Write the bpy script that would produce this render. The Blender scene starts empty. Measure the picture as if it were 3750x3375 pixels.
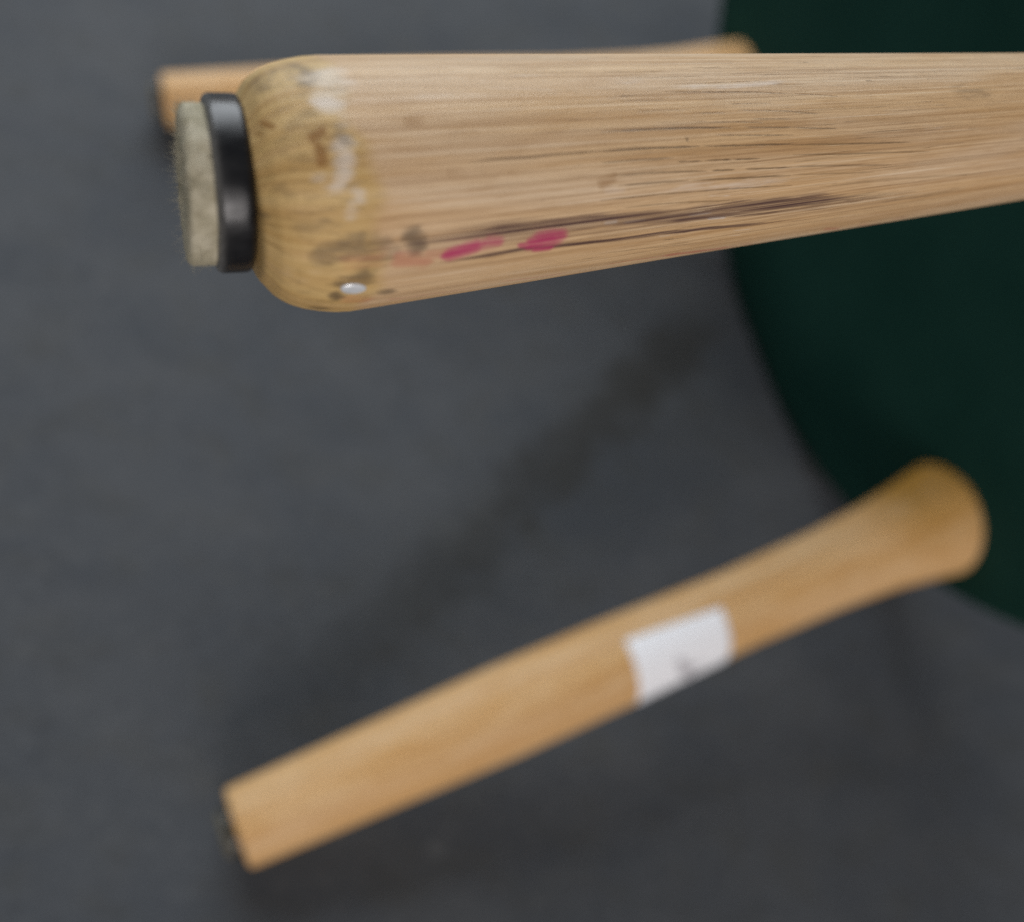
import bpy, math, random
import numpy as np
from mathutils import Matrix, Vector, noise as mnoise

scene = bpy.context.scene
COL = scene.collection

# ------------------------------------------------------------------ camera
cam_data = bpy.data.cameras.new("camera")
cam = bpy.data.objects.new("camera", cam_data)
COL.objects.link(cam)
CAM_ROT = ((0.91759, -0.17852, -0.35519), (0.0, 0.8935, -0.44906), (0.39753, 0.41205, 0.81987))
cam.matrix_world = Matrix.Translation((0.0, 0.0, 0.48592)) @ Matrix(CAM_ROT).to_4x4()
cam_data.sensor_width = 36.0
cam_data.lens = 34.537
cam_data.clip_start = 0.005
cam_data.clip_end = 200.0
cam_data.dof.use_dof = True
cam_data.dof.focus_distance = 0.1500
cam_data.dof.aperture_fstop = 8.2
cam_data.dof.aperture_blades = 0
scene.camera = cam

# ------------------------------------------------------------------ world and lamps (indoors: no sky, no sun)
world = bpy.data.worlds.new("World")
scene.world = world
world.use_nodes = True
wn = world.node_tree.nodes
wn["Background"].inputs["Color"].default_value = (0.86, 0.93, 1.0, 1.0)
wn["Background"].inputs["Strength"].default_value = 0.14


def area_lamp(name, loc, target, size, power, colour):
    ld = bpy.data.lights.new(name, 'AREA')
    ld.shape = 'RECTANGLE'
    ld.size, ld.size_y = size
    ld.energy = power
    ld.color = colour
    lo = bpy.data.objects.new(name, ld)
    COL.objects.link(lo)
    lo.location = loc
    lo.rotation_euler = (Vector(target) - Vector(loc)).to_track_quat('-Z', 'Y').to_euler()
    return lo


area_lamp("ceiling_lamp", (-0.70, 2.75, 1.85), (0.1, 0.15, 0.2), (3.0, 2.3), 122.0, (0.90, 0.95, 1.0))
area_lamp("window_lamp", (0.40, -2.65, 1.42), (0.1, 0.2, 0.1), (1.7, 1.5), 64.0, (1.0, 0.94, 0.92))

scene.view_settings.view_transform = 'Standard'
scene.view_settings.look = 'None'
scene.view_settings.gamma = 1.0
scene.view_settings.exposure = 0.02
scene.view_settings.use_curve_mapping = False
scene.cycles.use_denoising = False


# ------------------------------------------------------------------ helpers
class Nodes:
    """thin wrapper for building node trees"""

    def __init__(self, mat):
        mat.use_nodes = True
        self.t = mat.node_tree
        self.bsdf = self.t.nodes["Principled BSDF"]

    def n(self, kind, **props):
        nd = self.t.nodes.new(kind)
        for k, v in props.items():
            setattr(nd, k, v)
        return nd

    def put(self, sock, v):
        if hasattr(v, "links"):
            self.t.links.new(v, sock)
        else:
            sock.default_value = v

    def math(self, op, a, b=None, clamp=False):
        m = self.n("ShaderNodeMath", operation=op, use_clamp=clamp)
        self.put(m.inputs[0], a)
        if b is not None:
            self.put(m.inputs[1], b)
        return m.outputs[0]

    def mul(self, a, b):
        return self.math('MULTIPLY', a, b)

    def mix(self, fac, a, b, blend='MIX'):
        m = self.n("ShaderNodeMix", data_type='RGBA', blend_type=blend)
        self.put(m.inputs["Factor"], fac)
        self.put(m.inputs["A"], a if hasattr(a, "links") else (*a, 1.0))
        self.put(m.inputs["B"], b if hasattr(b, "links") else (*b, 1.0))
        return m.outputs["Result"]

    def ramp(self, fac, lo, hi, o0=0.0, o1=1.0, smooth=True):
        m = self.n("ShaderNodeMapRange")
        m.interpolation_type = 'SMOOTHSTEP' if smooth else 'LINEAR'
        self.put(m.inputs["Value"], fac)
        m.inputs["From Min"].default_value = lo
        m.inputs["From Max"].default_value = hi
        m.inputs["To Min"].default_value = o0
        m.inputs["To Max"].default_value = o1
        return m.outputs["Result"]

    def noise(self, vec, scale=(1, 1, 1), detail=3.0, rough=0.55, distort=0.0, offset=(0, 0, 0)):
        mp = self.n("ShaderNodeMapping")
        self.put(mp.inputs["Vector"], vec)
        mp.inputs["Scale"].default_value = scale
        mp.inputs["Location"].default_value = offset
        nz = self.n("ShaderNodeTexNoise")
        self.t.links.new(mp.outputs[0], nz.inputs["Vector"])
        nz.inputs["Scale"].default_value = 1.0
        nz.inputs["Detail"].default_value = detail
        nz.inputs["Roughness"].default_value = rough
        nz.inputs["Distortion"].default_value = distort
        return nz.outputs["Fac"]

    def attr(self, name):
        return self.n("ShaderNodeAttribute", attribute_name=name)

    def rgb(self, name):
        a = self.attr(name)
        s = self.n("ShaderNodeSeparateColor")
        self.t.links.new(a.outputs["Color"], s.inputs[0])
        return s.outputs[0], s.outputs[1], s.outputs[2]

    def bump(self, height, strength, dist):
        b = self.n("ShaderNodeBump")
        b.inputs["Strength"].default_value = strength
        b.inputs["Distance"].default_value = dist
        self.put(b.inputs["Height"], height)
        self.t.links.new(b.outputs[0], self.bsdf.inputs["Normal"])


def lin(r, g, b):
    return tuple(((c / 255) / 12.92 if c / 255 <= 0.04045 else ((c / 255 + 0.055) / 1.055) ** 2.4) for c in (r, g, b))


def mesh_object(name, verts, faces, mat, parent=None, smooth=True):
    me = bpy.data.meshes.new(name)
    verts = np.asarray(verts, dtype=np.float32)
    if isinstance(faces, np.ndarray):
        me.vertices.add(len(verts))
        me.vertices.foreach_set("co", verts.ravel())
        k = faces.shape[1]
        me.loops.add(faces.size)
        me.loops.foreach_set("vertex_index", faces.ravel().astype(np.int32))
        me.polygons.add(len(faces))
        me.polygons.foreach_set("loop_start", np.arange(0, faces.size, k, dtype=np.int32))
        me.update(calc_edges=True)
    else:
        me.from_pydata([tuple(map(float, v)) for v in verts], [], faces)
    me.validate()
    me.polygons.foreach_set("use_smooth", [smooth] * len(me.polygons))
    me.update()
    me.materials.append(mat)
    o = bpy.data.objects.new(name, me)
    COL.objects.link(o)
    o.parent = parent
    return o


def grid_faces(rows, cols):
    """quads of a tube: rows x cols verts, closed round the columns"""
    i = np.arange(rows - 1)[:, None] * cols
    j = np.arange(cols)[None, :]
    j2 = (j + 1) % cols
    return np.stack([i + j, i + j2, i + cols + j2, i + cols + j], axis=-1).reshape(-1, 4)


# ------------------------------------------------------------------ materials
def wood_material(name, tones, worn):
    mat = bpy.data.materials.new(name)
    N = Nodes(mat)
    g = N.attr("grain").outputs["Vector"]          # (cos, sin) round the leg, metres/0.1 along it
    broad = N.noise(g, (2.3, 2.3, 2.0), 3.0, 0.55, 0.3)
    bands = N.noise(g, (9.0, 9.0, 1.1), 4.0, 0.6, 0.15, (3.1, 1.7, 0.4))
    streak = N.noise(g, (38.0, 38.0, 1.7), 4.0, 0.62, 0.0, (7.0, 2.0, 5.0))
    fibre = N.noise(g, (150.0, 150.0, 14.0), 3.0, 0.7, 0.0, (1.0, 9.0, 2.0))
    blotch = N.noise(g, (7.0, 7.0, 9.0), 4.0, 0.6, 0.4, (5.0, 5.0, 1.0))
    c = N.mix(N.ramp(bands, 0.36, 0.64), tones[0], tones[1])
    c = N.mix(N.ramp(broad, 0.35, 0.70, 0.0, 0.65), c, tones[2])
    c = N.mix(N.ramp(blotch, 0.50, 0.72, 0.0, 0.40 if worn else 0.65), c, tones[3])
    c = N.mix(N.ramp(streak, 0.48, 0.68, 0.0, 0.42 if worn else 0.35), c, tones[4])
    c = N.mix(N.ramp(streak, 0.46, 0.30, 0.0, 0.45), c, tones[5])
    c = N.mix(N.ramp(fibre, 0.50, 0.70, 0.0, 0.45), c, tones[4])
    # long dark pores: thin contour lines of a stretched noise, broken along their length
    ln = N.noise(g, (13.0, 13.0, 0.5), 2.0, 0.5, 0.05, (2.0, 4.0, 8.0))
    gate = N.ramp(N.noise(g, (16.0, 16.0, 2.4), 3.0, 0.6, 0.0, (0.0, 3.0, 3.0)), 0.45, 0.58)
    d = N.math('ABSOLUTE', N.math('SUBTRACT', N.math('FRACT', N.mul(ln, 15.0)), 0.5))
    pore = N.mul(N.ramp(d, 0.034, 0.010), gate)
    along = N.n("ShaderNodeSeparateXYZ")
    N.t.links.new(g, along.inputs[0])
    s_ = along.outputs[2]                          # 0.1 m units from the foot
    if worn:
        pore = N.mul(pore, N.ramp(s_, 0.22, 0.5, 0.0, 0.8))
    else:
        pore = N.mul(pore, 0.35)
    height = N.math('ADD', N.mul(streak, 0.5), N.mul(fibre, 0.35))
    if worn:
        dark, purple, white = N.rgb("paint_a")
        brown, pink, red = N.rgb("paint_b")
        trace, tip, _ = N.rgb("paint_c")
        brk = N.ramp(fibre, 0.30, 0.62, 0.35, 1.0)
        thread = N.noise(g, (60.0, 60.0, 3.4), 4.0, 0.75, 0.0, (8.0, 3.0, 6.0))
        cloud = N.noise(g, (22.0, 22.0, 20.0), 5.0, 0.68, 0.3, (2.0, 8.0, 3.0))

        thread = N.ramp(thread, 0.33, 0.67, -0.5, 0.5, False)
        cloud = N.ramp(cloud, 0.33, 0.67, -0.5, 0.5, False)
        mixed = N.math('ADD', N.mul(cloud, 0.6), N.mul(thread, 0.5))

        def ragged(v, nz, k, gain, hi=0.55, lo=0.10):
            edge = N.math('ADD', v, N.mul(nz, k))
            return N.math('MULTIPLY', N.mul(v, gain), N.ramp(edge, lo, hi), clamp=True)
        tipn = N.mul(tip, N.ramp(blotch, 0.30, 0.62, 0.75, 1.0))
        c = N.mix(tipn, c, N.mix(N.ramp(bands, 0.35, 0.65), lin(206, 174, 116), lin(186, 150, 92)))
        speck = N.noise(g, (24.0, 24.0, 28.0), 4.0, 0.65, 0.2, (6.0, 1.0, 4.0))
        c = N.mix(N.mul(tip, N.ramp(speck, 0.50, 0.68, 0.0, 0.48)), c, lin(122, 98, 62))
        pore = N.math('MAXIMUM', pore, N.mul(trace, brk))
        c = N.mix(ragged(brown, mixed, 1.0, 1.05), c, lin(138, 94, 42))
        c = N.mix(ragged(white, mixed, 1.0, 0.60, 0.8), c, lin(234, 227, 220))
        c = N.mix(ragged(dark, mixed, 1.1, 1.0, 0.6), c, lin(90, 74, 56))
        c = N.mix(N.mul(ragged(purple, thread, 1.3, 1.15, 0.60, 0.18), N.ramp(streak, 0.34, 0.58, 0.30, 1.0)), c, lin(84, 58, 52))
        c = N.mix(ragged(red, thread, 1.1, 0.72), c, lin(172, 70, 62))
        c = N.mix(N.mul(ragged(pink, mixed, 0.55, 0.92, 0.75, 0.12), N.ramp(streak, 0.34, 0.56, 0.72, 1.0)), c, lin(176, 44, 96))
        height = N.math('SUBTRACT', height, N.mul(trace, 0.9))
        sc = N.noise(g, (90.0, 90.0, 9.0), 2.0, 0.5, 0.0, (4.0, 4.0, 9.0))
        c = N.mix(N.mul(N.ramp(sc, 0.66, 0.74), N.ramp(s_, 0.3, 0.7, 0.0, 0.5)), c, lin(236, 212, 176))
    else:
        amber = N.attr("amber").outputs["Fac"]
        c = N.mix(N.math('MULTIPLY', amber, N.ramp(blotch, 0.25, 0.6, 0.7, 1.0)), c, lin(164, 118, 38))
    c = N.mix(N.mul(pore, 0.92), c, lin(82, 56, 32))
    height = N.math('SUBTRACT', height, N.mul(pore, 0.6))
    N.put(N.bsdf.inputs["Base Color"], c)
    N.put(N.bsdf.inputs["Roughness"], N.ramp(streak, 0.3, 0.7, 0.42, 0.60))
    N.bsdf.inputs["Specular IOR Level"].default_value = 0.35
    N.bump(height, 0.5, 0.0004)
    return mat


def floor_material():
    mat = bpy.data.materials.new("grey_floor")
    N = Nodes(mat)
    g = N.n("ShaderNodeTexCoord").outputs["Object"]
    a = N.noise(g, (9.0, 14.0, 9.0), 5.0, 0.62, 0.3)
    b = N.noise(g, (30.0, 44.0, 30.0), 4.0, 0.6, 0.2, (4.0, 2.0, 0.0))
    d = N.noise(g, (110.0, 150.0, 110.0), 4.0, 0.7, 0.0, (1.0, 6.0, 0.0))
    f = N.noise(g, (520.0, 520.0, 520.0), 3.0, 0.7)
    c = N.mix(N.ramp(a, 0.34, 0.66), (0.055, 0.061, 0.069), (0.072, 0.077, 0.083))
    c = N.mix(N.ramp(b, 0.45, 0.72, 0.0, 0.40), c, (0.056, 0.056, 0.051))
    c = N.mix(N.ramp(d, 0.52, 0.72, 0.0, 0.55), c, (0.096, 0.100, 0.103))
    c = N.mix(N.ramp(d, 0.45, 0.28, 0.0, 0.55), c, (0.033, 0.035, 0.038))
    c = N.mix(N.ramp(f, 0.55, 0.8, 0.0, 0.6), c, (0.13, 0.134, 0.14))
    c = N.mix(N.ramp(f, 0.42, 0.25, 0.0, 0.6), c, (0.026, 0.027, 0.030))
    # a dark brownish diagonal band coloured into the floor, ragged and fading towards one end
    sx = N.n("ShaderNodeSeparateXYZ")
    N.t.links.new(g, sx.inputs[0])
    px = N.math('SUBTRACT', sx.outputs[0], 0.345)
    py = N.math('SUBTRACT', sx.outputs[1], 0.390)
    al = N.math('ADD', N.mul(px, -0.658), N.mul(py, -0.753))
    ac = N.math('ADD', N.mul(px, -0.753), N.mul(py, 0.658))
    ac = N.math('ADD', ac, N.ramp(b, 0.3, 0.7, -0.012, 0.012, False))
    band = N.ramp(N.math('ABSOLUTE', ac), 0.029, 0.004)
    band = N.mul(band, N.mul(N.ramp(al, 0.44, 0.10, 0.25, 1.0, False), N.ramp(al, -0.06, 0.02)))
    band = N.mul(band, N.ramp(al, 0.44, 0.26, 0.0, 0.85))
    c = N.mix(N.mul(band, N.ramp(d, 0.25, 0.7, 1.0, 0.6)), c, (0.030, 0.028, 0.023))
    vo = N.n("ShaderNodeTexVoronoi", feature='F1')
    vo.inputs["Scale"].default_value = 17.0
    N.t.links.new(g, vo.inputs["Vector"])
    rare = N.n("ShaderNodeSeparateColor")
    N.t.links.new(vo.outputs["Color"], rare.inputs[0])
    fleck = N.mul(N.ramp(vo.outputs["Distance"], 0.11, 0.07), N.ramp(rare.outputs[0], 0.86, 0.88))
    c = N.mix(N.mul(fleck, 0.12), c, (0.26, 0.26, 0.25))
    N.put(N.bsdf.inputs["Base Color"], c)
    N.bsdf.inputs["Roughness"].default_value = 0.75
    N.bsdf.inputs["Specular IOR Level"].default_value = 0.25
    N.bump(f, 0.3, 0.001)
    return mat


def fabric_material():
    mat = bpy.data.materials.new("dark_green_fabric")
    N = Nodes(mat)
    g = N.n("ShaderNodeTexCoord").outputs["Object"]
    a = N.noise(g, (14.0, 14.0, 14.0), 4.0, 0.6)
    w = N.noise(g, (900.0, 900.0, 900.0), 2.0, 0.6)
    c = N.mix(N.ramp(a, 0.3, 0.7), (0.008, 0.042, 0.032), (0.012, 0.052, 0.040))
    c = N.mix(N.ramp(w, 0.4, 0.7, 0.0, 0.5), c, (0.006, 0.034, 0.026))
    N.put(N.bsdf.inputs["Base Color"], c)
    N.bsdf.inputs["Roughness"].default_value = 0.9
    N.bsdf.inputs["Specular IOR Level"].default_value = 0.1
    N.bump(w, 0.4, 0.0006)
    return mat


def plastic_material():
    mat = bpy.data.materials.new("black_plastic")
    N = Nodes(mat)
    g = N.n("ShaderNodeTexCoord").outputs["Object"]
    a = N.noise(g, (420.0, 420.0, 160.0), 4.0, 0.6)
    f = N.noise(g, (2600.0, 2600.0, 2600.0), 3.0, 0.7)
    edge = N.attr("scuff").outputs["Fac"]
    c = N.mix(N.ramp(a, 0.4, 0.7), (0.005, 0.005, 0.006), (0.010, 0.010, 0.011))
    c = N.mix(N.mul(edge, N.ramp(f, 0.25, 0.6, 0.35, 1.0)), c, (0.15, 0.145, 0.135))
    N.put(N.bsdf.inputs["Base Color"], c)
    N.put(N.bsdf.inputs["Roughness"], N.ramp(a, 0.3, 0.7, 0.27, 0.40))
    N.bsdf.inputs['Specular IOR Level'].default_value = 0.4
    N.bump(f, 0.12, 0.0001)
    return mat


def felt_material(name, dim):
    mat = bpy.data.materials.new(name)
    N = Nodes(mat)
    g = N.n("ShaderNodeTexCoord").outputs["Object"]
    a = N.noise(g, (260.0, 260.0, 260.0), 4.0, 0.6, 0.4)
    b = N.noise(g, (560.0, 560.0, 560.0), 3.0, 0.6, 0.3, (3.0, 1.0, 2.0))
    f = N.noise(g, (3200.0, 3200.0, 3200.0), 3.0, 0.7)
    c = N.mix(N.ramp(a, 0.32, 0.68), lin(158, 150, 126), lin(188, 180, 158))
    c = N.mix(N.ramp(b, 0.53, 0.70, 0.0, 0.55), c, lin(118, 108, 86))
    c = N.mix(N.ramp(f, 0.5, 0.75, 0.0, 0.4), c, lin(204, 198, 184))
    c = N.mix(N.ramp(f, 0.45, 0.25, 0.0, 0.4), c, lin(126, 118, 100))
    c = N.mix(1.0, c, (dim, dim, dim), 'MULTIPLY')
    N.put(N.bsdf.inputs["Base Color"], c)
    N.bsdf.inputs["Roughness"].default_value = 1.0
    N.bsdf.inputs["Specular IOR Level"].default_value = 0.05
    N.bump(f, 0.5, 0.0002)
    return mat


def sticker_material():
    mat = bpy.data.materials.new("white_sticker_paper")
    N = Nodes(mat)
    uv = N.n("ShaderNodeUVMap", uv_map="UVMap").outputs[0]
    # faded grey print: a slanted smudge in the middle and a faint bar beside it
    sep = N.n("ShaderNodeSeparateXYZ")
    N.t.links.new(uv, sep.inputs[0])
    u, v = sep.outputs[0], sep.outputs[1]

    def blob(cu, cv, ru, rv, slant):
        du = N.math('SUBTRACT', u, cu)
        dv = N.math('SUBTRACT', v, cv)
        du = N.math('ADD', du, N.mul(dv, slant))
        du = N.mul(du, 1.0 / ru)
        dv = N.mul(dv, 1.0 / rv)
        q = N.math('ADD', N.mul(du, du), N.mul(dv, dv))
        return N.ramp(q, 1.0, 0.55)
    m1 = blob(0.50, 0.36, 0.075, 0.26, 0.30)
    m2 = blob(0.60, 0.34, 0.10, 0.10, 0.0)
    fac = N.math('MAXIMUM', N.mul(m1, 0.55), N.mul(m2, 0.35))
    c = N.mix(fac, (0.92, 0.92, 0.94), (0.20, 0.17, 0.19))
    N.put(N.bsdf.inputs["Base Color"], c)
    N.bsdf.inputs["Roughness"].default_value = 0.45
    return mat


def metal_material():
    mat = bpy.data.materials.new("pale_pin_metal")
    N = Nodes(mat)
    g = N.n("ShaderNodeTexCoord").outputs["Object"]
    a = N.noise(g, (900.0, 900.0, 900.0), 3.0)
    N.put(N.bsdf.inputs["Base Color"], N.mix(N.ramp(a, 0.3, 0.7), (0.72, 0.75, 0.78), (0.88, 0.89, 0.90)))
    N.bsdf.inputs["Metallic"].default_value = 0.35
    N.bsdf.inputs["Roughness"].default_value = 0.28
    return mat


WORN = [lin(214, 179, 134), lin(191, 152, 105), lin(214, 188, 156), lin(182, 144, 99), lin(146, 109, 73), lin(236, 214, 184)]
CLEAN = [lin(214, 171, 114), lin(200, 151, 92), lin(224, 188, 142), lin(196, 145, 76), lin(180, 136, 84), lin(222, 188, 142)]
M_WORN = wood_material("worn_wood", WORN, True)
M_WOOD = wood_material("plain_wood", CLEAN, False)
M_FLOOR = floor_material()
M_FABRIC = fabric_material()
M_PLASTIC = plastic_material()
M_FELT = felt_material("grey_felt", 1.0)
M_FELT_DIRTY = felt_material("dirty_felt", 0.28)
M_STICKER = sticker_material()
M_METAL = metal_material()

# ------------------------------------------------------------------ the setting
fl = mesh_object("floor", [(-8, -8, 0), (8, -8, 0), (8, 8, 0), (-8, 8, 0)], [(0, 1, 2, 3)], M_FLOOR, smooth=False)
fl["kind"] = "structure"

# ------------------------------------------------------------------ the stool, lying on its side
# local frame: origin in the middle of the seat's underside, z towards the feet
stool = bpy.data.objects.new("stool", None)
COL.objects.link(stool)
stool.empty_display_size = 0.1
AX = ((-0.32912, 0.03598, -0.9436), (0.85986, 0.42443, -0.28373), (0.39028, -0.90475, -0.17062))
stool.matrix_world = Matrix.Translation((0.35764, 0.37694, 0.27385)) @ Matrix(AX).to_4x4()
stool["label"] = "tipped-over stool with dark green round seat and pale wooden legs with felt glides"
stool["category"] = "stool"


def lathe(profile, cols):
    a = np.linspace(0, 2 * math.pi, cols, endpoint=False)
    p = np.array(profile)
    co = np.stack([p[:, 0:1] * np.cos(a), p[:, 0:1] * np.sin(a), np.repeat(p[:, 1:2], cols, 1)], -1)
    return co.reshape(-1, 3), grid_faces(len(p), cols)


SEAT_R = 0.2860
prof = [(0.0005, 0.0), (0.05, 0.0), (0.10, 0.0), (0.15, 0.0002), (0.20, 0.0), (0.245, 0.0), (0.262, -0.0004), (0.274, -0.0015),
        (0.2805, -0.004), (0.2840, -0.008), (0.2855, -0.013), (SEAT_R, -0.020), (SEAT_R, -0.035), (SEAT_R, -0.050),
        (0.2795, -0.058), (0.274, -0.066), (0.262, -0.073), (0.24, -0.079), (0.20, -0.084), (0.14, -0.088), (0.07, -0.090), (0.0005, -0.0905)]
v, f = lathe(prof, 160)
seat = mesh_object("seat", v, f[:, ::-1], M_FABRIC, stool)
for vert in seat.data.vertices:                    # the soft rim is pressed flat where it lies on the floor
    wco = stool.matrix_world @ vert.co
    if wco.z < 0.0006:
        wco.z = 0.0006
        vert.co = stool.matrix_world.inverted() @ wco
seat.data.update()


def leg_matrix(foot, root, ref):
    z = (Vector(root) - Vector(foot)).normalized()
    x = Vector(ref)
    x = (x - x.dot(z) * z).normalized()
    y = z.cross(x)
    return Matrix.Translation(foot) @ Matrix((x, y, z)).transposed().to_4x4()


def make_leg(foot, root, ref, profile, mat, s_rows, thetas, shift=0.0, wobble=0.0):
    """a turned leg: z runs from the foot to the seat, theta 0 faces the room"""
    P = np.array(profile)
    s = np.asarray(s_rows)
    th = np.asarray(thetas)
    r = np.interp(s, P[:, 0], P[:, 1])
    S, T = np.meshgrid(s, th, indexing='ij')
    R = np.repeat(r[:, None], len(th), 1)
    if wobble:
        R = R * (1 + wobble * (np.sin(3 * T + 20 * S) * 0.5 + np.sin(5 * T - 55 * S + 1.0) * 0.35))
    k = np.clip(1 - S / 0.0115, 0, 1)
    off = -shift * k * k * (3 - 2 * k)             # the tip is turned slightly off centre
    co = np.stack([R * np.cos(T), R * np.sin(T) + off, S], -1)
    # close the foot with a centre ring
    tip = co[0] * np.array([0.05, 0.05, 1.0]) + np.array([0, -shift * 0.95, 0])
    end = co[-1] * np.array([0.05, 0.05, 1.0])
    V = np.concatenate([tip, co.reshape(-1, 3), end])
    F = grid_faces(len(s) + 2, len(th))
    o = mesh_object("leg", V, F, mat, stool)
    o.matrix_local = leg_matrix(foot, root, ref)
    S = np.concatenate([np.zeros((1, len(th))), S, S[-1:]])
    T = np.concatenate([T[:1], T, T[-1:]])
    g = np.stack([np.cos(T), np.sin(T), S * 10.0], -1).astype(np.float32)
    at = o.data.attributes.new("grain", 'FLOAT_VECTOR', 'POINT')
    at.data.foreach_set("vector", g.ravel())
    return o, S, T, np.interp(S, P[:, 0], P[:, 1])


def make_glide(leg, centre, fuzz, seed, felt_mat, thick=1.0, lean=0.0):
    """black plastic glide and its round felt pad on the end of a leg"""
    cols = 128
    prof = [(0.0002, 0.0002), (0.0104, 0.0002), (0.0110, 0.0), (0.0114, -0.0004), (0.0115, -0.0010), (0.0115, -0.0018), (0.0115, -0.0028),
            (0.0115, -0.0036), (0.01145, -0.0040), (0.0112, -0.0044), (0.0107, -0.0046), (0.0102, -0.0047), (0.0002, -0.0047)]
    v, f = lathe(prof, cols)
    v = v * np.array([1.0, 1.0, thick]) + np.array([*centre, 0.0])
    turn = Matrix.Translation((0, 0, -0.0009 if lean else 0.0)) @ Matrix.Rotation(lean, 4, 'X') @ Matrix.Rotation(-lean * 0.5, 4, 'Y')
    gl = mesh_object("glide", v, f[:, ::-1], M_PLASTIC, leg)
    gl.matrix_local = turn
    sc = np.repeat(np.array([0, 0, 0, 0, 0, 0, 0, .05, .35, .9, 1, 1, 1], dtype=np.float32), cols)
    at = gl.data.attributes.new("scuff", 'FLOAT', 'POINT')
    at.data.foreach_set("value", sc)
    rnd = random.Random(seed)
    # felt: a worn disc with an uneven skin
    rows = [(0.0102, -0.0046 - 0.0024 * i / 8) for i in range(9)]
    rows += [(0.0086 + 0.0016 * math.cos(k * math.pi / 16), -0.0070 - 0.0010 * math.sin(k * math.pi / 16)) for k in range(1, 9)]
    rows += [(0.0086 * (1 - i / 10), -0.0080) for i in range(1, 10)] + [(0.0002, -0.0080)]
    cols = 200 if fuzz else 48
    v, f = lathe(rows, cols)
    out = []
    for p in v:
        q = Vector(p)
        d = mnoise.noise(q * 420 + Vector((seed, 0, 0))) * 0.00022 + mnoise.noise(q * 1300) * 0.00013
        d2 = mnoise.noise(Vector((math.atan2(q.y, q.x) * 1.6, seed, 0))) * 0.00035
        rad = Vector((q.x, q.y, 0))
        rr = rad.length
        if rr > 1e-4:
            q += rad / rr * (d + d2) * (rr / 0.0103)
        if q.z < -0.006:
            q.z += mnoise.noise(q * 500 + Vector((0, 7, 0))) * 0.0002
        # the pad leans: worn thinner on one side
        q.z += (q.z + 0.0046) * 0.10 * (q.y / 0.0103)
        out.append((q.x + centre[0] * 1.0, q.y + centre[1], q.z))
    V = [tuple(p) for p in out]
    F = [tuple(int(i) for i in r[::-1]) for r in f]
    if fuzz:
        for i in range(fuzz):
            a = rnd.uniform(0, 2 * math.pi)
            if rnd.random() < 0.55:                 # rim and side fibres
                r0, z0 = 0.0099, rnd.uniform(-0.0078, -0.0052)
                d = Vector((math.cos(a), math.sin(a), rnd.uniform(-1.1, 0.1)))
            else:                                   # fibres of the sole
                r0, z0 = rnd.uniform(0.002, 0.0095), -0.0078
                d = Vector((math.cos(a) * 0.6, math.sin(a) * 0.6, -0.9))
            d += Vector((rnd.gauss(0, 0.6), rnd.gauss(0, 0.6), rnd.gauss(0, 0.4)))
            d.normalize()
            p = Vector((r0 * math.cos(a) + centre[0], r0 * math.sin(a) + centre[1], z0))
            L = rnd.uniform(0.00025, 0.0009) if rnd.random() < 0.85 else rnd.uniform(0.0009, 0.0017)
            curl = Vector((rnd.gauss(0, 1), rnd.gauss(0, 1), rnd.gauss(0, 1))) * 0.8
            wdt = rnd.uniform(0.000014, 0.000032)
            base = len(V)
            n = 4
            for k in range(n):
                t = k / (n - 1)
                pt = p + d * L * t + curl * L * t * t * 0.6
                sx = d.orthogonal().normalized()
                sy = d.cross(sx)
                w = wdt * (1 - 0.75 * t)
                for m in range(3):
                    b = m * 2.0944
                    V.append(tuple(pt + sx * math.cos(b) * w + sy * math.sin(b) * w))
            for k in range(n - 1):
                for m in range(3):
                    m2 = (m + 1) % 3
                    F.append((base + 3 * k + m, base + 3 * k + m2, base + 3 * k + 3 + m2, base + 3 * k + 3 + m))
    V = [(p[0], p[1], p[2] * thick) for p in V]
    pad = mesh_object("felt_pad", V, F, felt_mat, leg)
    pad.matrix_local = turn


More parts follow.
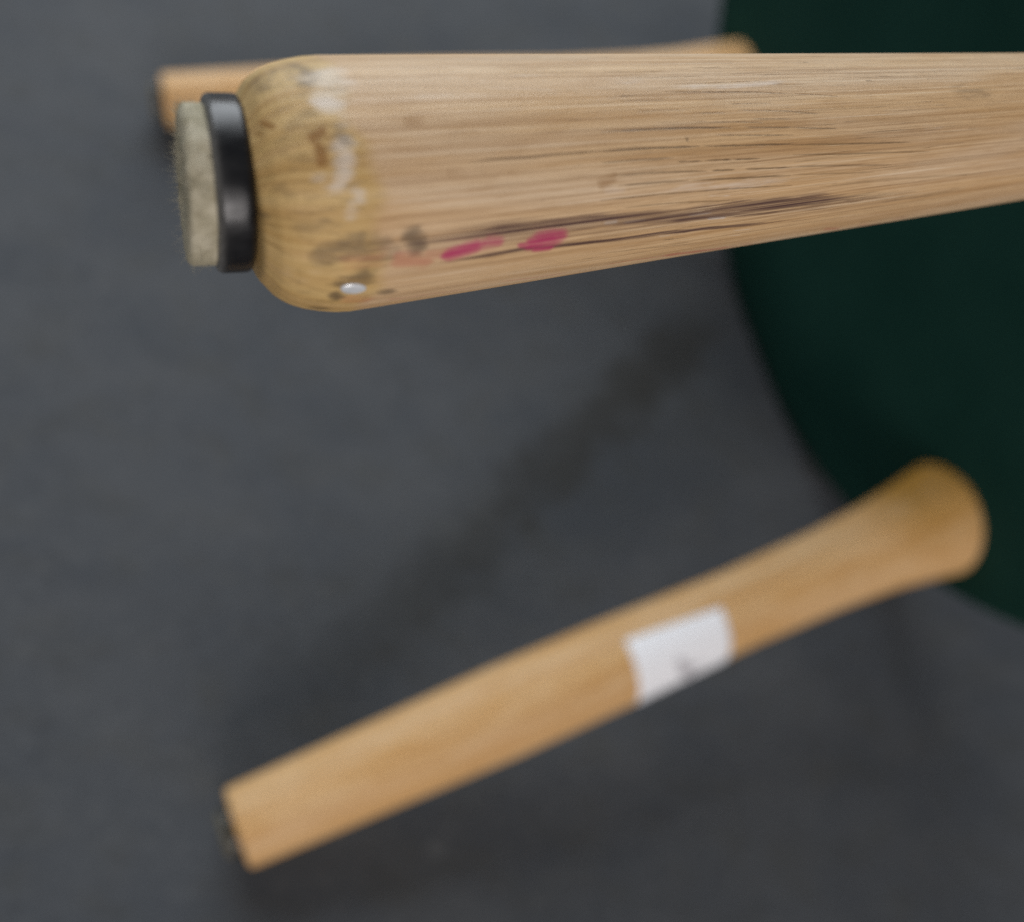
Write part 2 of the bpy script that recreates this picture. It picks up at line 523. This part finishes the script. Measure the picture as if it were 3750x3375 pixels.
# ---- the worn leg nearest the viewer: finely meshed, its marks painted as vertex data
MARKS = [
    ('dark', 1, 0.5, [(2.16,-1.185),(1.75,-0.965)]),
    ('dark', 0.8, 0.45, [(3.79,-1.193),(3.37,-1.039)]),
    ('dark', 1.2, 0.6, [(7.25,-1.142),(7.54,-1.008)]),
    ('dark', 1, 0.4, [(5.07,-1.141),(5.64,-0.978),(6.1,-0.976)]),
    ('dark', 0.9, 0.5, [(6.51,-0.874),(6.97,-0.842)]),
    ('dark', 1, 0.4, [(7.81,-0.932),(7.27,-0.858)]),
    ('dark', 0.9, 0.45, [(6.19,-0.555),(4.88,-0.502),(3.83,-0.489)]),
    ('dark', 0.9, 0.35, [(0.4,-0.413),(2.68,-0.4),(5.26,-0.419)]),
    ('dark', 1.2, 0.5, [(9.21,-0.381),(9.11,-0.318)]),
    ('dark', 2, 0.3, [(7.61,-0.445),(7.75,-0.321),(7.75,-0.252)]),
    ('dark', 0.8, 0.4, [(1.92,-0.005),(2.25,0.034)]),
    ('dark', 0.9, 0.4, [(3.09,0.314),(3.96,0.305),(6.11,0.254)]),
    ('dark', 1.3, 0.6, [(3.15,0.568),(5.94,0.509),(8.85,0.448),(12.52,0.44)]),
    ('dark', 1.2, 0.7, [(8.43,0.782),(10.25,0.749),(11.71,0.703)]),
    ('dark', 1, 0.5, [(10.16,0.678),(11.45,0.7)]),
    ('dark', 1, 0.7, [(14.11,0.974)]),
    ('dark', 0.9, 0.8, [(7.01,0.962),(7.68,0.99)]),
    ('dark', 1.1, 0.7, [(6.22,1.271)]),
    ('dark', 0.7, 0.3, [(2.85,1.009),(4.42,0.9)]),
    ('dark', 0.6, 0.5, [(-0.67,0.219),(-0.31,0.221)]),
    ('dark', 1.2, 0.5, [(9.64,0.461),(12.11,0.433),(13.54,0.433)]),
    ('dark', 1.3, 0.75, [(16.99,0.403),(17.59,0.488)]),
    ('dark', 1.6, 0.5, [(10.69,0.525),(13.6,0.55)]),
    ('dark', 2.2, 0.35, [(113.61,-0.54),(115.84,-0.51)]),
    ('dark', 0.9, 0.3, [(90.24,0.633),(104.26,0.701),(116.94,0.743)]),
    ('purple', 0.95, 0.9, [(16.47,0.467),(20.18,0.455),(25.91,0.459),(31.86,0.468),(36.97,0.473),(44.91,0.479),(48.82,0.5),(53.59,0.515),(58.57,0.546),(62.62,0.528),(67.73,0.534),(73.04,0.55),(79.02,0.584),(80.82,0.585),(90.3,0.641),(98.14,0.674)]),
    ('purple', 0.35, 0.8, [(49.75,0.542),(53.91,0.552),(58.75,0.584),(63.88,0.608),(70.02,0.63),(79.64,0.673),(85.23,0.696),(92.14,0.727)]),
    ('purple', 1.5, 0.38, [(9.64,0.473),(16.47,0.479),(25.93,0.471),(37.06,0.51),(45.21,0.566),(51.45,0.571),(61.42,0.618),(70.18,0.654),(79.84,0.7),(90.79,0.7),(109.05,0.779)]),
    ('purple', 0.28, 1, [(18.66,0.706),(26.38,0.686),(33.41,0.67),(41.33,0.69),(45.82,0.709),(49.0,0.72),(52.51,0.722),(56.05,0.719),(60.49,0.742),(63.9,0.749),(68.37,0.772),(73.84,0.794),(80.82,0.819),(81.01,0.836)]),
    ('white', 2.4, 0.8, [(9.66,-0.891),(10.26,-0.839)]),
    ('white', 1.6, 0.6, [(9.03,-0.748),(9.94,-0.712)]),
    ('white', 1.5, 1, [(8.56,-0.633),(9.01,-0.63)]),
    ('white', 1, 0.45, [(9.37,-0.545),(9.78,-0.473)]),
    ('white', 1.2, 0.8, [(9.32,-0.276),(8.69,-0.144),(8.04,-0.019)]),
    ('white', 0.8, 0.5, [(5.97,-0.094)]),
    ('white', 1, 0.7, [(9.79,0.029),(9.95,0.063)]),
    ('white', 0.8, 0.5, [(9.38,0.121),(9.16,0.195)]),
    ('white', 0.9, 0.4, [(7.31,0.004)]),
    ('white', 0.8, 0.3, [(1.09,0.783),(1.3,0.811)]),
    ('white', 0.9, 0.3, [(4.93,0.667)]),
    ('white', 0.9, 0.3, [(2.69,0.851)]),
    ('white', 0.35, 0.8, [(45.32,0.51),(47.93,0.512)]),
    ('white', 0.3, 0.7, [(48.48,0.536),(52.87,0.533)]),
    ('white', 0.25, 0.7, [(59.4,0.548),(64.11,0.556)]),
    ('white', 0.35, 0.8, [(63.45,0.62),(67.16,0.643)]),
    ('white', 0.5, 0.5, [(44.7,0.222),(48.94,0.23)]),
    ('white', 0.6, 0.5, [(54.43,0.267),(58.44,0.274),(65.06,0.292),(71.89,0.298),(77.22,0.312)]),
    ('white', 0.2, 0.5, [(62.32,0.375),(66.76,0.396)]),
    ('white', 0.14, 0.6, [(69.66,0.85),(73.49,0.862)]),
    ('white', 0.14, 0.7, [(69.25,0.929),(72.26,0.949)]),
    ('white', 0.14, 0.6, [(63.43,0.85),(65.01,0.856)]),
    ('white', 0.14, 0.6, [(55.62,0.756),(58.19,0.773)]),
    ('white', 0.5, 0.3, [(20.26,-0.862),(25.25,-0.828),(31.65,-0.781)]),
    ('white', 0.5, 0.35, [(19.33,-0.676),(29.59,-0.652)]),
    ('white', 0.6, 0.4, [(33.57,-0.874),(40.07,-0.837)]),
    ('white', 0.4, 0.35, [(29.3,-0.722),(40.79,-0.676)]),
    ('white', 0.45, 0.6, [(57.91,-0.673),(63.99,-0.672),(74.13,-0.687),(79.94,-0.713)]),
    ('white', 0.6, 0.4, [(47.64,-0.787),(55.15,-0.773)]),
    ('white', 0.4, 0.4, [(53.26,0.249),(69.08,0.267),(79.28,0.283)]),
    ('white', 1, 0.25, [(102.47,-0.119),(108.31,-0.056)]),
    ('brown', 0.8, 0.8, [(1.13,-0.606),(1.72,-0.549)]),
    ('brown', 0.7, 0.6, [(0.49,-0.532)]),
    ('brown', 1, 0.8, [(5.87,-0.367),(7.02,-0.406)]),
    ('brown', 1.1, 0.8, [(6.32,-0.298),(6.47,-0.199)]),
    ('brown', 1.6, 0.4, [(7.7,-0.307)]),
    ('brown', 1.2, 0.6, [(18.28,-0.437),(19.67,-0.44)]),
    ('brown', 0.6, 0.45, [(21.37,-0.323),(25.55,-0.338),(32.21,-0.339)]),
    ('brown', 0.5, 0.4, [(20.77,-0.26),(26.59,-0.26)]),
    ('brown', 0.7, 0.45, [(21.48,-0.047),(24.98,-0.045)]),
    ('brown', 0.7, 0.5, [(26.51,-0.017),(29.14,0.01)]),
    ('brown', 0.7, 0.5, [(31.06,-0.003)]),
    ('brown', 1.1, 0.8, [(44.36,0.164),(45.25,0.145),(46.14,0.118)]),
    ('pore', 0.3, 0.6, [(25.12,-0.108),(28.18,-0.117),(33.6,-0.116),(37.09,-0.124),(41.36,-0.118),(44.6,-0.125)]),
    ('pore', 0.25, 0.9, [(45.0,-0.273),(46.94,-0.279),(51.75,-0.275),(55.59,-0.271),(61.9,-0.258),(66.76,-0.241)]),
    ('pore', 0.2, 0.6, [(68.91,-0.236),(77.28,-0.204)]),
    ('pore', 0.25, 0.9, [(44.59,-0.117),(49.05,-0.115),(53.01,-0.111),(57.53,-0.102),(60.72,-0.096)]),
    ('pore', 0.22, 0.9, [(61.52,-0.093),(67.25,-0.075),(71.47,-0.065),(77.04,-0.046)]),
    ('pore', 0.2, 0.6, [(44.43,-0.021),(48.92,-0.024),(56.01,-0.013)]),
    ('pore', 0.16, 0.9, [(56.93,0.028),(60.94,0.037)]),
    ('pore', 0.16, 0.9, [(61.42,0.035),(66.2,0.049)]),
    ('pore', 0.16, 0.9, [(66.53,0.05),(71.28,0.064)]),
    ('pore', 0.22, 0.6, [(46.74,0.095),(51.15,0.093),(58.22,0.117),(61.79,0.131)]),
    ('pore', 0.18, 0.9, [(62.78,0.135),(66.77,0.144)]),
    ('pore', 0.18, 0.9, [(68.63,0.15),(77.22,0.177)]),
    ('pore', 0.22, 0.6, [(47.37,0.178),(53.53,0.188),(58.79,0.202)]),
    ('pore', 0.22, 0.7, [(59.6,0.203),(68.28,0.232),(77.43,0.258)]),
    ('pore', 0.16, 0.9, [(56.98,-0.626),(61.2,-0.617),(66.8,-0.601),(71.74,-0.587),(78.84,-0.557)]),
    ('pore', 0.15, 0.4, [(48.37,-0.891),(59.23,-0.897)]),
    ('pore', 0.15, 0.5, [(50.78,-0.806),(58.53,-0.806),(64.98,-0.808)]),
    ('pore', 0.15, 0.5, [(57.87,-0.714),(64.28,-0.713),(74.41,-0.724)]),
    ('pore', 0.12, 0.6, [(64.22,-0.955),(66.91,-0.942),(69.24,-0.96)]),
    ('pore', 0.2, 0.5, [(49.17,-0.548),(56.78,-0.539)]),
    ('pore', 0.15, 0.5, [(66.89,-0.474),(74.91,-0.457)]),
    ('pore', 0.2, 0.4, [(51.34,-0.44),(59.4,-0.436)]),
    ('pore', 0.15, 0.6, [(62.04,-0.301),(66.93,-0.294),(72.23,-0.268)]),
    ('pore', 0.15, 0.7, [(63.32,-0.184),(68.24,-0.165),(77.13,-0.131)]),
    ('pore', 0.15, 0.6, [(60.18,-0.397),(65.64,-0.386)]),
    ('pore', 0.15, 0.6, [(68.2,-0.402),(77.84,-0.369)]),
    ('pore', 0.18, 0.5, [(70.34,-0.313),(77.53,-0.289)]),
    ('pore', 0.2, 0.9, [(58.71,-0.175),(58.76,-0.15)]),
    ('pore', 0.16, 0.7, [(44.49,0.294),(49.04,0.297),(54.5,0.298),(59.34,0.31),(65.14,0.32),(77.82,0.364)]),
    ('pore', 0.14, 0.6, [(48.47,0.388),(53.95,0.391),(60.48,0.414),(67.32,0.449)]),
    ('pore', 0.2, 0.4, [(46.86,0.899),(51.72,0.91),(58.59,0.95),(63.96,0.984)]),
    ('pore', 0.2, 0.5, [(78.87,-0.556),(87.23,-0.503)]),
    ('pore', 0.2, 0.5, [(77.83,-0.358),(82.84,-0.323)]),
    ('pore', 0.2, 0.6, [(77.32,-0.204),(85.89,-0.164)]),
    ('pore', 0.25, 0.6, [(77.07,-0.038),(85.76,-0.009),(100.56,0.038)]),
    ('pore', 0.25, 0.5, [(77.09,0.057),(85.84,0.091),(104.69,0.157)]),
    ('pore', 0.25, 0.5, [(77.25,0.172),(82.5,0.192),(97.36,0.266)]),
    ('pore', 0.2, 0.4, [(77.45,0.252),(82.75,0.276),(93.86,0.325)]),
    ('pore', 0.3, 0.35, [(83.36,0.416),(98.26,0.437),(119.0,0.52)]),
    ('pink', 1.1, 1, [(22.69,0.614),(24.2,0.595),(26.09,0.566)]),
    ('pink', 0.7, 1, [(21.94,0.627),(23.86,0.618)]),
    ('pink', 0.7, 0.8, [(25.88,0.558),(27.24,0.55)]),
    ('pink', 0.8, 0.75, [(28.01,0.54),(29.43,0.552)]),
    ('pink', 0.7, 0.5, [(26.76,0.598),(28.72,0.59)]),
    ('pink', 0.5, 0.9, [(32.85,0.624),(34.73,0.632)]),
    ('pink', 1.1, 1, [(34.49,0.622),(36.13,0.617)]),
    ('pink', 1.6, 1, [(36.08,0.602),(37.71,0.589)]),
    ('pink', 1.2, 0.9, [(37.26,0.578),(38.73,0.577)]),
    ('pink', 0.55, 0.9, [(34.7,0.683),(38.56,0.705)]),
    ('pink', 0.6, 0.4, [(38.66,0.619),(39.71,0.617)]),
    ('red', 0.9, 0.35, [(8.97,0.552),(13.23,0.547)]),
    ('red', 0.8, 0.6, [(15.85,0.596),(19.52,0.658)]),
    ('red', 0.8, 0.5, [(17.93,0.615),(18.55,0.648)]),
    ('red', 0.6, 0.5, [(19.44,0.616),(22.31,0.617)]),
    ('red', 0.7, 0.5, [(7.79,1.006),(10.41,1.044),(13.25,1.105)]),
    ('red', 0.25, 0.6, [(13.25,1.105),(17.22,1.179),(20.19,1.175),(24.4,1.207),(29.63,1.21)]),
    ('red', 0.2, 0.5, [(31.41,1.148),(37.06,1.193),(44.36,1.211)]),
    ('red', 0.15, 0.7, [(48.78,1.181),(52.65,1.152),(56.99,1.173),(60.64,1.202)]),
    ('red', 0.5, 0.8, [(58.72,1.178),(64.22,1.215),(69.97,1.261),(74.59,1.269)]),
    ('red', 0.4, 0.5, [(74.92,1.211),(77.63,1.259)]),
    ('red', 0.5, 0.6, [(90.51,1.158),(95.53,1.26)]),
    ('red', 0.5, 0.5, [(98.4,1.207),(106.93,1.44)]),
    ('red', 0.4, 0.5, [(106.73,1.235),(108.54,1.216)]),
]

NEAR_PROFILE = [(-.0009,.0110), (-.0006,.0118), (0,.0126), (.0004,.0132), (.001,.0140), (.002,.0148), (.003,.0154), (.0045,.0160), (.0065,.0165), (.0085,.01685), (.0106,.01699), (.0215,.01668), (.037,.01622), (.063,.01536), (.0925,.01441), (.1413,.01287), (.2,.0130), (.3,.0155), (.35,.0185), (.375,.0230), (.396,.0305)]
s_rows = np.concatenate([np.linspace(-0.0009, 0.012, 64, endpoint=False), np.linspace(0.012, 0.150, 420, endpoint=False), np.linspace(0.150, 0.396, 60)])
thetas = np.concatenate([np.linspace(-1.75, 1.75, 560, endpoint=False), np.linspace(1.75, 2 * math.pi - 1.75, 90, endpoint=False)])
leg, S, T, R = make_leg((-0.08997, -0.2286, 0.39271), (-0.07884, -0.2152, 0.0), (-0.2434, -0.9636, 0.1104), NEAR_PROFILE, M_WORN,
                        s_rows, thetas, shift=0.0003, wobble=0.004)
leg["label"] = "worn, scuffed leg with pink marks and purple-brown streak, nearest the viewer"

TT = np.where(T > math.pi, T - 2 * math.pi, T)
layers = {k: np.zeros_like(S) for k in ("dark", "purple", "white", "brown", "pink", "red", "pore")}
rng = np.random.RandomState(4)


def ripple(a, b, amp):
    """cheap smooth random field over (along, around) in millimetres"""
    out = np.zeros_like(a)
    for fr in (0.35, 0.8, 1.7, 3.3):
        p1, p2, p3 = rng.uniform(0, 6.28, 3)
        k = rng.uniform(0.6, 1.4, 2)
        out += np.sin(a * fr * 0.45 * k[0] + p1 + np.sin(b * fr * 1.1 + p3)) * np.cos(b * fr * k[1] + p2) / (fr + 0.5)
    return out * amp


A_ = S * 1000.0
B_ = TT * R * 1000.0
for kind, width, strength, pts in MARKS:
    width *= {'pink': 1.6, 'red': 2.1, 'pore': 1.15, 'purple': 1.9, 'brown': 1.1}.get(kind, 1.7)
    if kind == 'brown' and pts[0][0] > 14:
        strength *= 0.6
    width = width if kind != 'white' or width > 0.7 else width * 0.7
    ss = np.array([p[0] for p in pts])
    tt = np.array([p[1] for p in pts])
    rr = np.interp(ss / 1000, [p[0] for p in NEAR_PROFILE], [p[1] for p in NEAR_PROFILE]) * 1000
    bb = tt * rr
    m = 3.0 + width
    sel = (A_ > ss.min() - m) & (A_ < ss.max() + m) & (B_ > bb.min() - m) & (B_ < bb.max() + m)
    if not sel.any():
        continue
    a, b = A_[sel], B_[sel]
    line = width < 0.45
    amp = width * (0.08 if line or kind in ('purple', 'pink') else 0.16)
    a = a + ripple(a, b, amp * 1.6)
    b = b + ripple(a, b, amp)
    best = np.full(a.shape, 1e9)
    pos = np.zeros(a.shape)
    seg = np.hypot(np.diff(ss), np.diff(bb))
    cum = np.concatenate([[0.0], np.cumsum(seg)])
    if len(pts) == 1:
        best = np.hypot((a - ss[0]) * 0.8, b - bb[0])
    for i in range(len(pts) - 1):
        dx, dy = ss[i + 1] - ss[i], bb[i + 1] - bb[i]
        q = np.clip(((a - ss[i]) * dx + (b - bb[i]) * dy) / (dx * dx + dy * dy + 1e-9), 0, 1)
        dist = np.hypot(a - ss[i] - q * dx, b - bb[i] - q * dy)
        near = dist < best
        best = np.where(near, dist, best)
        pos = np.where(near, cum[i] + q * seg[i], pos)
    if len(pts) > 1 and cum[-1] > 2.5 * width:      # long strokes thin out towards their ends
        fade = np.clip(np.minimum(pos, cum[-1] - pos) / (0.16 * cum[-1]), 0, 1)
        best = best / (0.25 + 0.75 * np.sqrt(fade))
        strength = strength * (0.45 + 0.55 * fade)
    if kind == "pore":
        w = width * 0.62
        val = np.clip((w - best) / (w * 0.5 + 0.02), 0, 1)
        val = val * val * (3 - 2 * val) * strength
    else:
        w = width * 0.95
        val = np.clip(1.0 - best / w, 0, 1)
        val = val * (2 - val) * strength
        if kind == 'pink':
            val = np.maximum(val, 0.38 * np.clip(1.0 - best / (w * 2.2), 0, 1))
    cur = layers[kind]
    cur[sel] = np.maximum(cur[sel], val)
# the end grain of the foot: rubbed yellow, fading where the shoulder meets the straight
edge = 0.0118 + 0.0012 * np.sin(2.1 * TT + 0.6) + 0.0007 * np.sin(7.3 * TT + 2.0) + 0.0005 * np.sin(15 * TT)
tip = np.clip((edge - S) / 0.0030 + 0.5, 0, 1)
tip = tip * tip * (3 - 2 * tip)


def paint(name, r, g, b):
    at = leg.data.attributes.new(name, 'FLOAT_COLOR', 'POINT')
    buf = np.stack([r, g, b, np.ones_like(r)], -1).astype(np.float32)
    at.data.foreach_set("color", buf.ravel())


paint("paint_a", layers["dark"], layers["purple"], layers["white"])
paint("paint_b", layers["brown"], layers["pink"], layers["red"])
paint("paint_c", layers["pore"], tip, np.zeros_like(tip))
make_glide(leg, (0.0, -0.0014), 2200, 1, M_FELT, 1.0, math.radians(-4.0))

# pale pin driven into the shoulder: a flat domed oval head
ps, pt = 0.00955, 0.868
pr = float(np.interp(ps, [p[0] for p in NEAR_PROFILE], [p[1] for p in NEAR_PROFILE]))
v, f = lathe([(0.0016, -0.0004), (0.0016, 0.0001), (0.0014, 0.0002), (0.0009, 0.00028), (0.00005, 0.0003)], 32)
pin = mesh_object("pin_head", v, f, M_METAL, leg)
nrm = Vector((math.cos(pt), math.sin(pt), -0.05)).normalized()
zx = Vector((0, 0, 1))
zx = (zx - zx.dot(nrm) * nrm).normalized()
yy = nrm.cross(zx)
pin.matrix_local = Matrix.Translation((pr * math.cos(pt), pr * math.sin(pt) - 0.0001, ps)) @ Matrix((zx, yy, nrm)).transposed().to_4x4() @ Matrix.Rotation(-0.2, 4, 'Z') @ Matrix.Diagonal((1.10, 0.68, 1.0, 1.0))
pin["label"] = "small shiny pale pin head beside the foot"

# ---- the three other legs
FAR_PROFILE = [(0, .0165), (.0006, .0174), (.002, .018), (.05, .0195), (.13, .0221), (.19, .0222), (.27, .0209), (.33, .0225), (.365, .0250), (.39, .0285), (.416, .0330)]


def far_profile(length):
    k = (length + 0.003) / 0.416
    return [(p[0] if p[0] < 0.01 else p[0] * k, p[1]) for p in FAR_PROFILE]


th64 = np.linspace(0, 2 * math.pi, 96, endpoint=False)
FAR = [("plain wooden leg with white paper sticker, resting on the floor", (-0.2869, 0.0817, 0.4070), (-0.2222, 0.0908, 0.0), (0.3434, -0.9392, 0.0026)),
       ("plain wooden leg farthest from the viewer, behind the worn leg", (0.0874, 0.2516, 0.3798), (0.0811, 0.2340, 0.0), (-0.3266, -0.9442, 0.0429)),
       (None, (0.2541, -0.0906, 0.3935), (0.2174, -0.0775, 0.0), (-0.8090, -0.5870, 0.0316))]
for i, (label, foot, root, ref) in enumerate(FAR):
    length = (Vector(foot) - Vector(root)).length
    P = far_profile(length)
    if i == 1:
        P = [(p[0], min(p[1] * 0.84, 0.0262)) for p in P]
    rows = np.concatenate([np.linspace(0, 0.004, 12, endpoint=False), np.linspace(0.004, P[-1][0], 90)])
    lg, S2, T2, _ = make_leg(foot, root, ref, P, M_WOOD, rows, th64)
    am = np.clip((S2 / length - 0.86) / 0.07, 0, 1) * np.clip(0.45 - 0.75 * np.sin(T2) + 0.1 * np.cos(T2), 0, 1) * (i == 0)
    at = lg.data.attributes.new('amber', 'FLOAT', 'POINT')
    at.data.foreach_set('value', am.astype(np.float32).ravel())
    if label:
        lg["label"] = label
    make_glide(lg, (0.0, 0.0), 0, 5 + i, M_FELT_DIRTY, 0.85)
    if i == 0:
        # the sticker: a curved sheet wrapped on the leg, one corner skewed
        nu, nv = 24, 24
        V, F, UV = [], [], []
        for a in range(nu + 1):
            for b in range(nv + 1):
                u, w = a / nu, b / nv
                s = 0.1940 + 0.0550 * u + 0.0015 * (0.5 - w)
                t0 = -0.36 + 0.17 * u
                t1 = 1.52 + 0.10 * u
                t = t0 + (t1 - t0) * w
                rad = float(np.interp(s, [p[0] for p in P], [p[1] for p in P])) + 0.00025
                if u > 0.92 and w < 0.1:
                    rad += 0.0004
                V.append((rad * math.cos(t), rad * math.sin(t), s))
                UV.append((u, 1 - w))
        for a in range(nu):
            for b in range(nv):
                k = a * (nv + 1) + b
                F.append((k, k + 1, k + nv + 2, k + nv + 1))
        st = mesh_object("sticker", V, F, M_STICKER, lg)
        uvl = st.data.uv_layers.new(name="UVMap")
        for lp in st.data.loops:
            uvl.data[lp.index].uv = UV[lp.vertex_index]
        sm = st.modifiers.new("thickness", 'SOLIDIFY')
        sm.thickness = 0.00012
        sm.offset = 1.0
        st["label"] = "white paper sticker with a grey printed mark"
